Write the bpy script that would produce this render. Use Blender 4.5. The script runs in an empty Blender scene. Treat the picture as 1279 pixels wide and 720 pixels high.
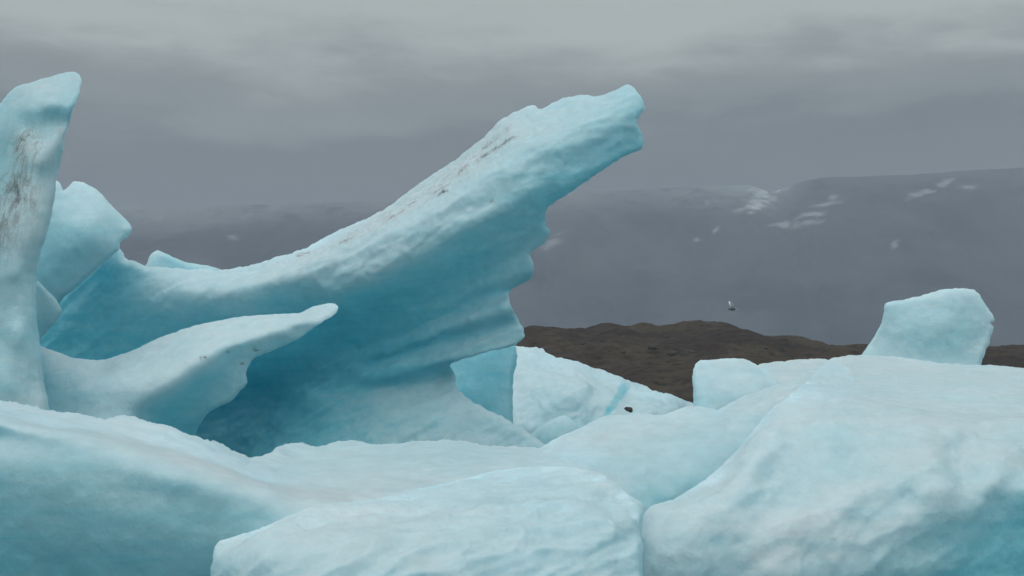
import bpy, math, random
import numpy as np
from mathutils import Vector
from mathutils.geometry import delaunay_2d_cdt

# ------------------------------------------------------------------ camera
F = 1776.0            # focal length in photo pixels (photo 1279 wide)
CX, HZ = 640.0, 505.0  # principal column, horizon row of the photo
CAMH = 2.8
C = bpy.context.scene.collection
scn = bpy.context.scene

def Wp(px, py, Y):
    return ((px - CX) / F * Y, Y, CAMH + (HZ - py) / F * Y)

# ------------------------------------------------------------------ noise
_rs = np.random.RandomState(7)
_perm = _rs.permutation(256)
_perm = np.concatenate([_perm, _perm, _perm])
_grad = _rs.normal(size=(256, 3)); _grad /= np.linalg.norm(_grad, axis=1)[:, None]

def perlin(P):
    P = np.asarray(P, float)
    i = np.floor(P).astype(int); f = P - i; i = i & 255
    u = f * f * f * (f * (f * 6 - 15) + 10)
    def g(dx, dy, dz):
        h = _perm[_perm[_perm[i[:, 0] + dx] + i[:, 1] + dy] + i[:, 2] + dz]
        G = _grad[h]
        return G[:, 0] * (f[:, 0] - dx) + G[:, 1] * (f[:, 1] - dy) + G[:, 2] * (f[:, 2] - dz)
    def L(a, b, t): return a + (b - a) * t
    x00 = L(g(0,0,0), g(1,0,0), u[:, 0]); x10 = L(g(0,1,0), g(1,1,0), u[:, 0])
    x01 = L(g(0,0,1), g(1,0,1), u[:, 0]); x11 = L(g(0,1,1), g(1,1,1), u[:, 0])
    return 1.6 * L(L(x00, x10, u[:, 1]), L(x01, x11, u[:, 1]), u[:, 2])

def fbm(P, oct=4, gain=.5):
    s, a = 0, 1.0
    for o in range(oct):
        s = s + a * perlin(P * 2 ** o + 17.3 * o); a *= gain
    return s

def scallop(P, oct=2):
    """concave dimples meeting in sharp ridges, as melting leaves on ice"""
    s, a = 0, 1.0
    for o in range(oct):
        s = s + a * (0.35 - np.abs(perlin(P * 2 ** o + 9.1 * o))); a *= .45
    return s

def sstep(a, b, x):
    t = np.clip((x - a) / (b - a), 0, 1); return t * t * (3 - 2 * t)

# ------------------------------------------------------------------ materials
class NT:
    def __init__(s, name):
        s.m = bpy.data.materials.new(name); s.m.use_nodes = True
        s.t = s.m.node_tree; s.N = s.t.nodes; s.b = s.N['Principled BSDF']
    def n(s, typ, **kw):
        nd = s.N.new(typ)
        for k, v in kw.items():
            if k.startswith('i_'):
                key = k[2:]
                nd.inputs[int(key) if key.isdigit() else key].default_value = v
            else: setattr(nd, k, v)
        return nd
    def l(s, a, b): s.t.links.new(a, b)
    def math(s, op, a, b=None, c=None, clamp=False):
        nd = s.N.new('ShaderNodeMath'); nd.operation = op; nd.use_clamp = clamp
        for i, v in enumerate((a, b, c)):
            if v is None: continue
            if isinstance(v, (int, float)): nd.inputs[i].default_value = v
            else: s.l(v, nd.inputs[i])
        return nd.outputs[0]
    def mix(s, fac, a, b):
        nd = s.N.new('ShaderNodeMix'); nd.data_type = 'RGBA'
        for i, v in ((0, fac), (6, a), (7, b)):
            if isinstance(v, (int, float)): nd.inputs[i].default_value = v
            elif isinstance(v, tuple): nd.inputs[i].default_value = v + (1,)
            else: s.l(v, nd.inputs[i])
        return nd.outputs[2]
    def maprange(s, v, a, b, c, d, smooth=True):
        nd = s.n('ShaderNodeMapRange')
        if smooth: nd.interpolation_type = 'SMOOTHSTEP'
        s.l(v, nd.inputs[0])
        for i, x in enumerate((a, b, c, d)): nd.inputs[i + 1].default_value = x
        return nd.outputs[0]
    def noise(s, vec, scale, detail=4, rough=.55, dist=0):
        nd = s.n('ShaderNodeTexNoise', i_Scale=scale, i_Detail=detail, i_Roughness=rough, i_Distortion=dist)
        s.l(vec, nd.inputs['Vector']); return nd.outputs['Fac']

def ice_material(name, white=(.80, .87, .888), blue=(.27, .69, .775), grain=1.0, frost=.38, rough=.38, deep=(.075, .39, .51)):
    t = NT(name)
    geo = t.n('ShaderNodeNewGeometry')
    co = t.n('ShaderNodeTexCoord').outputs['Object']
    clear = t.n('ShaderNodeAttribute', attribute_name='clear').outputs['Fac']
    dirt = t.n('ShaderNodeAttribute', attribute_name='dirt').outputs['Fac']
    nz = t.n('ShaderNodeSeparateXYZ'); t.l(geo.outputs['Normal'], nz.inputs[0])
    n1 = t.noise(co, .6, 3, .5, .4)
    n2 = t.noise(co, 3.5, 5, .65)
    # bubble-free clear ice, broken up by streaks of bubbles
    st = t.n('ShaderNodeMapping'); st.inputs['Rotation'].default_value = (0, .5, 0); st.inputs['Scale'].default_value = (.22, .6, 2.4)
    t.l(co, st.inputs[0])
    n3 = t.noise(st.outputs[0], 1.6, 3.5, .55, .8)
    c = t.math('ADD', t.math('ADD', clear, .05), t.math('MULTIPLY', t.math('SUBTRACT', n1, .5), .22))
    c = t.math('ADD', c, t.math('MULTIPLY', t.math('SUBTRACT', n3, .5), .30))
    # crumbly weathered crust keeps to the upward sides
    fr = t.math('ADD', nz.outputs[2], t.math('MULTIPLY', t.math('SUBTRACT', n2, .5), .35))
    fr = t.math('MULTIPLY', t.maprange(fr, .0, 1.0, 0, 1), frost)
    c = t.math('MULTIPLY', c, t.math('SUBTRACT', 1, fr), clamp=True)
    col = t.mix(t.math('MULTIPLY', c, 2, clamp=True), white, blue)
    col = t.mix(t.math('SUBTRACT', t.math('MULTIPLY', c, 2), 1, clamp=True), col, deep)
    # grain
    v = t.maprange(n2, .3, .7, .93, 1.05, False)
    hs = t.n('ShaderNodeHueSaturation'); t.l(v, hs.inputs['Value']); t.l(col, hs.inputs['Color'])
    # grit
    sm = t.n('ShaderNodeMapping'); sm.inputs['Scale'].default_value = (2.2, 2.2, .55); sm.inputs['Rotation'].default_value = (0, .25, 0)
    t.l(co, sm.inputs[0])
    d1 = t.noise(sm.outputs[0], 2.3, 9, .74, 1.0)
    dm = t.math('MULTIPLY', t.maprange(d1, .38, .64, 0, 1), t.math('MULTIPLY', dirt, 1.25))
    dm2 = t.math('ADD', t.maprange(dirt, .72, 1, 0, .7), t.math('MULTIPLY', dirt, .18))
    dm = t.math('MAXIMUM', dm, dm2, clamp=True)
    col = t.mix(dm, hs.outputs[0], (.034, .046, .048))
    t.l(col, t.b.inputs['Base Color'])
    sw = t.math('MULTIPLY', t.math('SUBTRACT', 1, dm), .9)
    t.l(sw, t.b.inputs['Subsurface Weight'])
    t.b.inputs['Subsurface Radius'].default_value = (.35, .8, 1.0)
    t.b.subsurface_method = 'BURLEY'
    t.b.inputs['Subsurface Scale'].default_value = .07
    t.b.inputs['Roughness'].default_value = rough
    t.b.inputs['IOR'].default_value = 1.31
    t.b.inputs['Specular IOR Level'].default_value = .5
    # fine surface: crystals and small melt pits
    vo = t.n('ShaderNodeTexVoronoi', i_Scale=16.0); t.l(co, vo.inputs['Vector'])
    n4 = t.noise(co, 9, 6, .6)
    h = t.math('ADD', t.math('MULTIPLY', n4, .7), t.math('MULTIPLY', vo.outputs['Distance'], .25))
    bp = t.n('ShaderNodeBump', i_Strength=.38 * grain, i_Distance=.05); t.l(h, bp.inputs['Height'])
    t.l(bp.outputs[0], t.b.inputs['Normal'])
    tn = t.n('ShaderNodeMix', data_type='RGBA', blend_type='MULTIPLY'); tn.inputs[0].default_value = 1; t.l(col, tn.inputs[6]); tn.inputs[7].default_value = (.80, .955, .99, 1)
    tr = t.n('ShaderNodeBsdfTranslucent'); t.l(tn.outputs[2], tr.inputs['Color']); t.l(bp.outputs[0], tr.inputs['Normal'])
    ms = t.n('ShaderNodeMixShader'); t.l(t.math('MULTIPLY', t.math('SUBTRACT', 1, dm), .48), ms.inputs[0])
    t.l(t.b.outputs[0], ms.inputs[1]); t.l(tr.outputs[0], ms.inputs[2]); t.l(ms.outputs[0], t.N['Material Output'].inputs['Surface'])
    return t.m

M_ICE = ice_material('weathered_ice')
M_BLUE = ice_material('blue_ice', grain=.8)
M_DIRTY = ice_material('dirty_ice', white=(.68, .78, .80), frost=.3)
M_SNOWY = ice_material('snowy_ice', white=(.78, .88, .91), grain=1.4)

# ------------------------------------------------------------------ ice shapes
def catmull(pts, step=3.0):
    """closed centripetal spline through rows (x, y, R); returns dense points"""
    P = np.array(pts, float); n = len(P); out = []
    for i in range(n):
        p0, p1, p2, p3 = P[i - 1], P[i], P[(i + 1) % n], P[(i + 2) % n]
        d = lambda a, b: max(np.hypot(*(a - b)[:2]), 1e-3) ** .5
        t0 = 0; t1 = t0 + d(p0, p1); t2 = t1 + d(p1, p2); t3 = t2 + d(p2, p3)
        k = max(1, int(np.hypot(*(p2 - p1)[:2]) / step))
        for j in range(k):
            t = t1 + (t2 - t1) * j / k
            A1 = (t1 - t) / (t1 - t0) * p0 + (t - t0) / (t1 - t0) * p1
            A2 = (t2 - t) / (t2 - t1) * p1 + (t - t1) / (t2 - t1) * p2
            A3 = (t3 - t) / (t3 - t2) * p2 + (t - t2) / (t3 - t2) * p3
            B1 = (t2 - t) / (t2 - t0) * A1 + (t - t0) / (t2 - t0) * A2
            B2 = (t3 - t) / (t3 - t1) * A2 + (t - t1) / (t3 - t1) * A3
            lin = p1 + (p2 - p1) * j / k
            out.append(.55 * ((t2 - t) / (t2 - t1) * B1 + (t - t1) / (t2 - t1) * B2) + .45 * lin)
    return np.array(out)

class Field:
    """smooth interpolation of measured depths, clarity and grit over the berg's front"""
    def __init__(s, ctrl, soft=14.0):
        c = np.array([tuple(r) + (0,) * (5 - len(r)) for r in ctrl], float)
        s.X = c[:, :2]; V = c[:, 2:5]; s.c = soft; n = len(c)
        A = np.zeros((n + 3, n + 3))
        A[:n, :n] = s.k(s.X[:, None, :] - s.X[None, :, :]) - 1e-6 * np.eye(n)
        q = np.c_[np.ones(n), s.X / 500.]; A[:n, n:] = q; A[n:, :n] = q.T
        s.w = np.linalg.solve(A, np.r_[V, np.zeros((3, 3))])
    def k(s, d): return -np.sqrt((d ** 2).sum(-1) + s.c ** 2)
    def __call__(s, xy):
        out = []
        for a in range(0, len(xy), 4000):
            b = xy[a:a + 4000]
            K = np.c_[s.k(b[:, None, :] - s.X[None]), np.ones(len(b)), b / 500.]
            out.append(K @ s.w)
        return np.concatenate(out)

def L(*pts, gap=11.0):
    """a measured line: its points and evenly spaced ones between them"""
    out = []; P = [tuple(p) + (0,) * (5 - len(p)) for p in pts]
    for a, b in zip(P[:-1], P[1:]):
        n = max(1, int(math.hypot(b[0] - a[0], b[1] - a[1]) / gap))
        out += [tuple(a[k] + (b[k] - a[k]) * i / n for k in range(5)) for i in range(n)]
    return out + [P[-1]]

def seg_dist(P, O, R):
    """distance of P to closed polyline O and the edge radius there"""
    A = O; B = np.roll(O, -1, 0); AB = B - A; L2 = (AB ** 2).sum(1) + 1e-9
    D = np.empty(len(P)); RR = np.empty(len(P)); Q = np.empty((len(P), 2))
    for a in range(0, len(P), 3000):
        p = P[a:a + 3000, None, :]
        t = np.clip(((p - A) * AB).sum(-1) / L2, 0, 1)
        q = A + t[..., None] * AB
        d = ((p - q) ** 2).sum(-1); k = d.argmin(1); ar = np.arange(len(k))
        D[a:a + 3000] = np.sqrt(d[ar, k]); RR[a:a + 3000] = R[k]; Q[a:a + 3000] = q[ar, k]
    return D, RR

def mesh_obj(name, V, Fc, mat, parent=None, loc=(0, 0, 0), attrs=None, smooth=True):
    V = np.asarray(V, float) - np.array(loc, float)
    me = bpy.data.meshes.new(name)
    me.from_pydata([tuple(v) for v in V], [], [tuple(f) for f in Fc]); me.update()
    if smooth: me.polygons.foreach_set('use_smooth', [True] * len(me.polygons))
    for k, a in (attrs or {}).items():
        at = me.attributes.new(k, 'FLOAT', 'POINT'); at.data.foreach_set('value', np.asarray(a, np.float32))
    me.materials.append(mat)
    o = bpy.data.objects.new(name, me); C.objects.link(o); o.location = loc
    if parent:
        o.parent = parent; o.location = tuple(np.array(loc) - np.array(parent.location))
    return o

def tag(o, label=None, cat=None, group=None, kind=None):
    for k, v in (('label', label), ('category', cat), ('group', group), ('kind', kind)):
        if v: o[k] = v
    return o

def empty(name, loc):
    o = bpy.data.objects.new(name, None); C.objects.link(o); o.location = loc; o.empty_display_size = .5
    return o

def sharp_rim(me, ring):
    """the rim where front and back meet is a real edge"""
    ring = set(ring)
    at = me.attributes.new('sharp_edge', 'BOOLEAN', 'EDGE')
    at.data.foreach_set('value', [e.vertices[0] in ring and e.vertices[1] in ring for e in me.edges])

def vnormals(V, T):
    T = np.asarray(T)
    n = np.cross(V[T[:, 1]] - V[T[:, 0]], V[T[:, 2]] - V[T[:, 0]])
    N = np.zeros_like(V)
    for k in range(3): np.add.at(N, T[:, k], n)
    return N / (np.linalg.norm(N, axis=1)[:, None] + 1e-12)

def ice(name, mat, outline, ctrl, back, R=14, step=3.2, jit=.7, soft=14, disp=(), seed=0, Rd=1.0, parent=None, loc=None, min_t=1.2, extra=None, kb=.0013):
    """one closed block of ice. outline: (col,row[,edge radius]); ctrl: (col,row,depth m,clarity,grit);
    back: depth of the far side in m; disp: list of (kind, amplitude m, size m, stretch xyz)"""
    rs = np.random.RandomState(seed)
    O = catmull([(p[0], p[1], p[2] if len(p) > 2 else R) for p in outline], 1.8)
    n = len(O); Rr = O[:, 2]; O = O[:, :2].copy()
    # crumbly edge
    tn = np.roll(O, -1, 0) - np.roll(O, 1, 0); tn /= np.linalg.norm(tn, axis=1)[:, None] + 1e-9
    nn = np.c_[tn[:, 1], -tn[:, 0]]
    q = np.c_[O / 9., np.full(n, seed * 3.7)]
    j = fbm(q, 3) * jit + fbm(q / 3.5, 2) * jit * .8 + fbm(q * 2.6 + 31, 2) * jit * .55
    O = O + nn * j[:, None]
    # interior points: jittered hex grid
    x0, y0 = O.min(0); x1, y1 = O.max(0)
    gx, gy = np.meshgrid(np.arange(x0, x1, step), np.arange(y0, y1, step * .87))
    gx = gx + (np.arange(gx.shape[0]) % 2)[:, None] * step * .5
    G = np.c_[gx.ravel(), gy.ravel()] + rs.uniform(-.2, .2, (gx.size, 2)) * step
    ins = np.zeros(len(G), bool); B = np.roll(O, -1, 0)
    for (ax, ay), (bx, by) in zip(O, B):
        if ay == by: continue
        c = (ay > G[:, 1]) != (by > G[:, 1])
        ins ^= c & (G[:, 0] < (bx - ax) * (G[:, 1] - ay) / (by - ay) + ax)
    G = G[ins]
    D, _ = seg_dist(G, O, Rr); G = G[D > step * .5]
    r = delaunay_2d_cdt([Vector(p) for p in np.r_[O, G]], [], [list(range(n))], 1, 1e-4)
    P = np.array([(v.x, v.y) for v in r[0]]); T = [tuple(f) for f in r[2]]
    T = [f if (P[f[1]][0]-P[f[0]][0])*(P[f[2]][1]-P[f[0]][1])-(P[f[1]][1]-P[f[0]][1])*(P[f[2]][0]-P[f[0]][0]) > 0 else f[::-1] for f in T]
    fld = Field(ctrl, soft)
    val = fld(P)
    D, RR = seg_dist(P, O, Rr)
    bd = D < 1e-3
    RR = np.maximum(RR, .5)
    t = np.clip(D / RR, 0, 1)
    Y = val[:, 0] + Rd * RR / F * val[:, 0] * (1 - np.sqrt(1 - (1 - t) ** 2))
    X = (P[:, 0] - CX) / F * Y; Z = CAMH + (HZ - P[:, 1]) / F * Y
    Vf = np.c_[X, Y, Z]
    Tt = np.maximum(back - Y, min_t)
    k = kb * Y
    pb = Tt * (1 - np.exp(-k * D / Tt))
    Vb = np.c_[X, Y + pb, Z]
    idx = -np.ones(len(P), int); ib = np.where(~bd)[0]; idx[bd] = np.where(bd)[0]; idx[ib] = len(P) + np.arange(len(ib))
    V = np.r_[Vf, Vb[ib]]
    Ta = np.array(T); Tb = idx[Ta][:, ::-1]
    allb = bd[Ta].all(1)
    TT = np.r_[Ta, Tb[~allb]] if not allb.all() else Ta
    # faces: row runs downward in the picture, so clockwise in (col,row) faces the camera
    N = vnormals(V, TT)
    mid = ib[len(ib) // 2]
    if N[ib, 1].mean() > 0: TT = TT[:, ::-1]; N = -N
    src = np.r_[np.arange(len(P)), ib]
    el = np.zeros(len(V)); cnt = np.zeros(len(V))
    for a_, b_ in ((0, 1), (1, 2), (2, 0)):
        d_ = np.linalg.norm(V[TT[:, a_]] - V[TT[:, b_]], axis=1)
        for q_ in (a_, b_): np.add.at(el, TT[:, q_], d_); np.add.at(cnt, TT[:, q_], 1)
    el = el / np.maximum(cnt, 1)
    amp = np.zeros(len(V))
    for kind, a, size, *rest in disp:
        st = np.array(rest[0] if rest else (1, 1, 1), float)
        q = V / size / st + seed * 11.7
        a = a * np.clip(size / (4.0 * el), 0, 1) ** 1.5
        if kind == 'fbm': amp += a * fbm(q, 4)
        elif kind == 'scallop': amp += a * scallop(q + .35 * np.c_[perlin(q*.7), perlin(q*.7+5), perlin(q*.7+11)])
        elif kind == 'ripple':
            ang = rest[1]
            u = V[:, 0] * math.cos(ang) + V[:, 2] * math.sin(ang); v = -V[:, 0] * math.sin(ang) + (V[:, 2] + .4 * V[:, 1]) * math.cos(ang)
            el_ = rest[2] if len(rest) > 2 else 4
            q2 = np.c_[u / (size * el_), v / size, V[:, 1] / size / 2] + seed
            q2 = q2 + .3 * np.c_[perlin(q2 * .6 + 3), perlin(q2 * .6 + 8), 0 * u]
            amp += a * scallop(q2, 2)
    fade = np.clip(D / 8., .25, 1)[src]
    V = V + N * (amp * fade)[:, None]
    cl = np.clip(val[:, 1], -.3, 1.2)[src]; di = np.clip(val[:, 2], 0, 1)[src]
    if extra is not None: cl, di = extra(P[src], cl, di)
    if loc is None:
        loc = (float(X.mean()), float(Y.mean()), 0.0)
    if parent is not None: loc = tuple(parent.location)
    o = mesh_obj(name, V, TT, mat, parent, loc, {'clear': cl, 'dirt': di})
    sharp_rim(o.data, np.where(bd)[0].tolist())
    o_field[name] = fld
    return o
o_field = {}

def base_empty(name, px, Y):
    return empty(name, ((px - CX) / F * Y, Y, 0.0))

# ---- the leaning iceberg with the long arm
big = tag(base_empty('iceberg', 420, 41), 'tall iceberg with a long arm leaning up to the right over a deep blue hollow', 'iceberg', 'icebergs in the lagoon')
body_out = [(-30,640),(-30,400),(20,375),(80,366),(100,345),(125,322),(149,312,6),(158,324),(175,329),(183,334),(200,335),(240,337),(285,337),(310,333),(345,322),(385,309),(400,300),(430,285),(470,268),(500,247),(520,232),(545,215),(575,195),(605,172),(620,155),(640,140),(655,134),(668,132),(674,136),(700,124),(730,120),(755,119),(770,113),(782,107),(792,111,10),(800,121,8),(806,136,7),(797,148,6),(798,160,6),(802,167,6),(804,180,6),(797,189,7),(780,195,9),(760,207,9),(740,222,9),(715,238,8),(690,255,7),(683,262,6),(681,270,5),(682,283,5),(687,290,3),(680,303,3),(668,312,3),(662,319,3),(667,330,3),(665,345,3),(655,352,3),(640,360,3),(636,367,3),(636,378,3),(645,395,3),(655,420,3),(643,431,4),(600,443,4),(562,456,4),(568,470,4),(570,485,5),(580,495,5),(600,508,5),(630,523,6),(655,538,7),(680,555,8),(720,590,8),(740,640,8)]
arm_cracks = [[(645,172),(628,183),(612,192),(594,203)],[(585,208),(574,217)],[(563,232),(552,238),(542,242)],[(560,240),(548,247)],[(556,229),(545,234)],[(504,266),(494,271),(485,277)],[(440,297),(425,303)],[(386,316),(372,320)],[(616,251),(613,253)],[(520,252),(510,258)],[(640,160),(625,172),(605,186)]]
def cracks(P, cl, di):
    m = np.zeros(len(P)); wv = perlin(np.c_[P / 9., 0 * di])
    for ln in arm_cracks:
        for a, b in zip(ln[:-1], ln[1:]):
            a = np.array(a, float); b = np.array(b, float); ab = b - a
            t = np.clip(((P - a) @ ab) / (ab @ ab), 0, 1); d = np.linalg.norm(P - a - t[:, None] * ab, axis=1)
            m = np.maximum(m, sstep(3.0, .3, d + 1.6 * wv))
    return cl, np.maximum(di, .9 * m)
body_c = [
 # upper face of the arm, seen between skyline and crest
 *L((310,336,40.40,0.05),(385,312,40.50,0.05),(470,271,40.50,0.05,.15),(520,238,40.50,0.05,.2),(575,200,40.50,0.05,.2),(620,162,40.40,0.05,.15),(660,136,40.20,0.08),(720,125,39.60,0.16),(782,112,39.00,0.22)),
 *L((360,328,39.90,0.04),(440,292,39.80,0.05,.25),(500,263,39.80,0.05,.3),(560,222,39.80,0.05,.3),(600,195,39.70,0.05,.3),(640,165,39.50,0.08,.15),(700,148,39.10,0.14)),
 # crest
 *L((330,352,39.30,0.06),(390,334,38.90,0.06),(440,312,38.70,0.08),(500,282,38.50,0.08,.03),(560,250,38.40,0.1),(620,210,38.30,0.14),(680,178,38.20,0.2),(740,152,38.30,0.24),(785,135,38.40,0.234)),
 # belly of the arm
 *L((400,360,38.90,0.16),(440,342,38.50,0.14),(500,316,38.20,0.12),(560,284,38.05,0.14),(620,248,37.95,0.18),(680,212,37.95,0.22),(740,182,38.15,0.252),(790,160,38.40,0.234)),
 *L((420,372,39.10,0.27),(480,345,38.60,0.243),(540,313,38.20,0.25),(600,280,38.00,0.252),(650,252,38.00,0.288),(700,226,38.10,0.342),(760,194,38.40,0.324),(795,176,38.60,0.288)),
 # lower lip of the arm, then the hollow
 *L((432,384,39.90,0.45),(490,357,39.30,0.396),(545,328,38.80,0.36),(605,296,38.50,0.342),(650,274,38.50,0.324),(690,250,38.50,0.324)),
 *L((450,394,40.70,0.54),(500,373,40.00,0.468),(560,344,39.50,0.405),(620,314,39.20,0.342),(668,292,39.10,0.27)),
 *L((400,430,41.80,0.702),(470,410,41.00,0.558),(540,380,40.20,0.432),(600,350,39.70,0.342),(645,330,39.50,0.234)),
 *L((440,428,41.55,.66),(540,389,40.25,.42),(600,363,39.78,.32),(662,338,39.38,.22)),*L((440,440,41.6,.68),(540,399,40.48,.45),(600,373,40.02,.35),(655,352,39.68,.26)),
 *L((330,480,42.8,.92),(400,464,41.95,.78),(460,447,41.15,.56),(530,424,40.42,.4),(590,402,39.75,.3),(633,383,39.36,.22)),*L((460,457,41.3,.58),(530,434,40.66,.43),(590,412,40.02,.33),(640,397,39.66,.25)),
 # lip of the hollow over the foot
 *L((390,484,42.00,0.72),(470,470,40.90,0.54),(530,458,40.20,0.414),(562,449,39.90,0.342),(600,438,39.70,0.306),(640,427,39.60,0.27)),
 *L((390,494,41.80,0.594),(470,482,41.10,0.36),(530,470,40.70,0.27),(556,464,40.60,0.234)),
 # foot
 *L((280,520,43.20,0.882),(330,535,42.80,0.828),(400,520,41.60,0.594),(470,510,40.60,0.36),(540,505,40.10,0.24),(560,530,39.50,0.2)),(600,535,39.30,0.18),(640,545,39.10,0.18),(680,565,38.80,0.16),
 *L((300,575,42.60,0.882),(380,560,41.20,0.684),(460,550,40.10,0.378),(540,560,39.20,0.22)),(700,640,38.20,0.2),(560,640,38.10,0.27),(400,640,39.80,0.54),(280,640,42.00,0.81),(100,640,40.00,0.45),
 # saddle
 *L((160,328,40.4,.22),(200,339,40.4,.1),(250,341,40.3,.08),(290,342,40.2,.08)),(170,350,40.4,.26),(140,345,40.6,.36),(110,370,41.0,.36),(90,400,41.5,.38),
 *L((180,375,40.2,.2),(230,362,39.7,.12),(280,364,39.5,.1),(330,352,39.3,.08)),*L((200,395,40.4,.28),(250,386,39.9,.22),(310,380,39.6,.14)),(150,420,41.2,.38),(110,440,41.7,.44),(60,460,42,.5),
 *L((315,378,39.6,.18),(345,372,39.7,.26),(378,366,39.4,.24)),*L((250,400,40.4,.3),(300,402,40.3,.3),(350,394,40.4,.34),(390,392,40.6,.45),(425,396,40.9,.55)),(250,430,41.6,.5)]
ice('ice_arm', M_BLUE, body_out, body_c, 43.5, R=10, step=2.4, soft=8, seed=1, parent=big, jit=1.1, extra=cracks,
    disp=[('fbm', .06, 1.5), ('ripple', .06, .5, (1, 1, 1), .66), ('ripple', .09, .6, (1, 1, 1), .30, 9), ('scallop', .03, .5), ('fbm', .014, .25)])
lobe_out = [(30,245),(50,243),(66,232,4),(70,225,4),(74,228,4),(79,238,4),(92,227),(103,227),(125,241),(140,258),(158,275),(165,286,6),(160,296,5),(150,303,5),(149,312,5),(125,333,5),(100,356,5),(80,372,5),(66,392,5),(50,420,5),(30,425)]
lobe_c = [(60,260,39.10,0.176),(100,240,39.50,0.132),(130,262,39.10,0.143),(155,286,39.10,0.143),(110,290,38.70,0.209),(80,310,38.80,0.275),(135,305,38.90,0.165),(110,335,39.10,0.187),(75,360,39.30,0.242),(60,330,39.10,0.303),(50,400,39.90,0.275),(35,300,39.40,0.275)]
ice('ice_lobe', M_BLUE, lobe_out, lobe_c, 42.5, R=16, step=3.2, soft=20, seed=2, parent=big, disp=[('fbm', .05, 1.4), ('scallop', .02, .6)])

# ---- the dirty pillar
pil = tag(base_empty('iceberg', 10, 31), 'tall dirty pillar of ice streaked with black grit at the left edge', 'iceberg', 'icebergs in the lagoon')
pil_out = [(-140,680),(-130,400),(-110,200),(-60,150),(-10,134),(2,128),(10,117),(22,108),(45,101),(62,96),(78,91),(92,90),(99,94,6),(102,102,6),(99,118,7),(95,128,8),(90,142,8),(87,155),(82,168),(80,185),(75,205),(70,225),(68,245),(63,270),(57,295),(50,318),(46,340),(45,370),(46,400),(49,430),(54,470),(60,510),(70,600),(80,680)]
pil_c = [(-100,300,31.80,0.35),(-40,200,31.40,0.35),(-5,150,31.20,0.21,0),(20,122,31.30,0.105),(60,104,31.20,0.084),(92,97,31.30,0.105),(30,134,30.60,0.14),(60,130,30.40,0.112),(88,128,30.50,0.21),
 (8,160,30.70,0.21),(30,152,30.50,0.21,.05),(70,152,30.60,0.175,.2),(60,168,30.30,0.126,.15),(72,165,30.30,0.07,.25),(38,170,30.30,0.07,.7),(26,185,30.20,0.098,.8),(10,200,30.40,0.21,.12),(55,200,29.90,0.035,.05),(68,210,30.20,0.056),
 (20,225,30.00,0.14,.65),(36,240,29.80,0.042,.6),(52,250,29.80,0.042,.1),(10,262,29.90,0.105,.55),(40,262,29.70,0.035,.5),(2,296,29.80,0.07,.75),(20,285,29.70,0.035,.4),(45,290,29.60,0.042,.05),(-5,330,29.80,0.14,.35),
 (15,340,29.50,0.07,.02),(38,340,29.70,0.098),(0,420,29.50,0.175),(25,420,29.30,0.14),(42,420,29.60,0.14),(15,480,29.10,0.175,.05),(45,480,29.40,0.07,.08),(30,560,28.80,0.14),(-60,450,29.80,0.21),(60,650,28.80,0.14)]
ice('ice_column', M_DIRTY, pil_out, pil_c, 35, R=22, step=3.0, soft=12, seed=3, parent=pil, disp=[('fbm', .06, 1.3, (1, 1, 2)), ('scallop', .02, .5, (.7, 1, 1.8)), ('fbm', .012, .22)])
sh_out = [(20,335),(40,340),(47,351,5),(58,362,4),(70,374,4),(77,389,4),(70,400,4),(62,411,4),(53,421,5),(48,432,5),(30,440),(20,400)]
sh_c = [(45,360,33.0,.1),(60,380,33.0,.08),(70,390,33.1,.1),(55,410,33.3,.2),(30,390,33,.1)]
ice('ice_shard', M_ICE, sh_out, sh_c, 34.6, R=7, step=3, soft=10, seed=4, parent=pil, min_t=.6, disp=[('fbm', .04, .7)])

# ---- the low tongue
spur_out = [(0,428),(25,430),(40,432),(55,434),(72,440),(90,447),(110,449),(128,449),(160,440),(200,422),(250,405),(290,398),(320,394),(345,392),(374,391),(387,385,3),(405,380.5,3),(418,380,2.5),(422,384,2.5),(420,391,2.5),(400,405,3),(370,425,5),(340,438,5),(318,447,5),(310,458,5),(307,468,5),(309,478,5),(298,491,5),(288,502,5),(262,514,6),(245,540),(235,660),(10,670)]
spur_c = [(30,470,31.6,.1),(30,600,31,.1),
 *L((60,440,31.6,.06),(128,455,31.5,.06),(200,430,31.3,.05),(250,412,31.2,.05),(320,400,31.2,.05),(375,397,31.3,.06),(415,385,31.4,.06)),
 *L((60,470,31.1,.1),(120,475,30.6,.12),(180,460,30.5,.1),(230,440,30.5,.08)),*L((300,416,30.8,.06),(350,405,31.0,.06),(400,394,31.2,.06)),
 *L((70,510,30.7,.14),(130,512,30.1,.14),(170,508,30.0,.14),(195,495,30.0,.12),(220,480,30.0,.12),(245,463,30.1,.12),(268,447,30.2,.1),(290,430,30.4,.08),(330,420,30.7,.08,.1),(380,405,31.0,.08)),
 *L((190,522,30.5,.42),(215,502,30.5,.38),(240,484,30.5,.36),(262,468,30.5,.3),(285,448,30.6,.22),(310,438,30.7,.18),(345,425,31.0,.16)),
 *L((235,520,31.0,.42),(262,500,30.9,.36),(285,480,30.9,.3),(300,462,30.9,.22)),(230,550,31.4,.5),
 (180,530,30.3,.35),(60,560,30.4,.2),(150,560,29.8,.2),(60,660,30,.2),(200,650,30.6,.4)]
def specks(P, cl, di):
    for a, b, w in ((256, 447, 5), (252, 448, 3), (319, 437, 3), (303, 455, 2), (285, 440, 2)):
        di = np.maximum(di, .9 * sstep(w, w * .3, np.hypot((P[:, 0] - a) * .6, P[:, 1] - b)))
    return cl, di
o = ice('iceberg', M_ICE, spur_out, spur_c, 34, R=8, step=2.8, soft=11, seed=5, extra=specks, disp=[('fbm', .04, 1.0), ('scallop', .018, .45), ('fbm', .010, .2)], min_t=.9)
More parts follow.
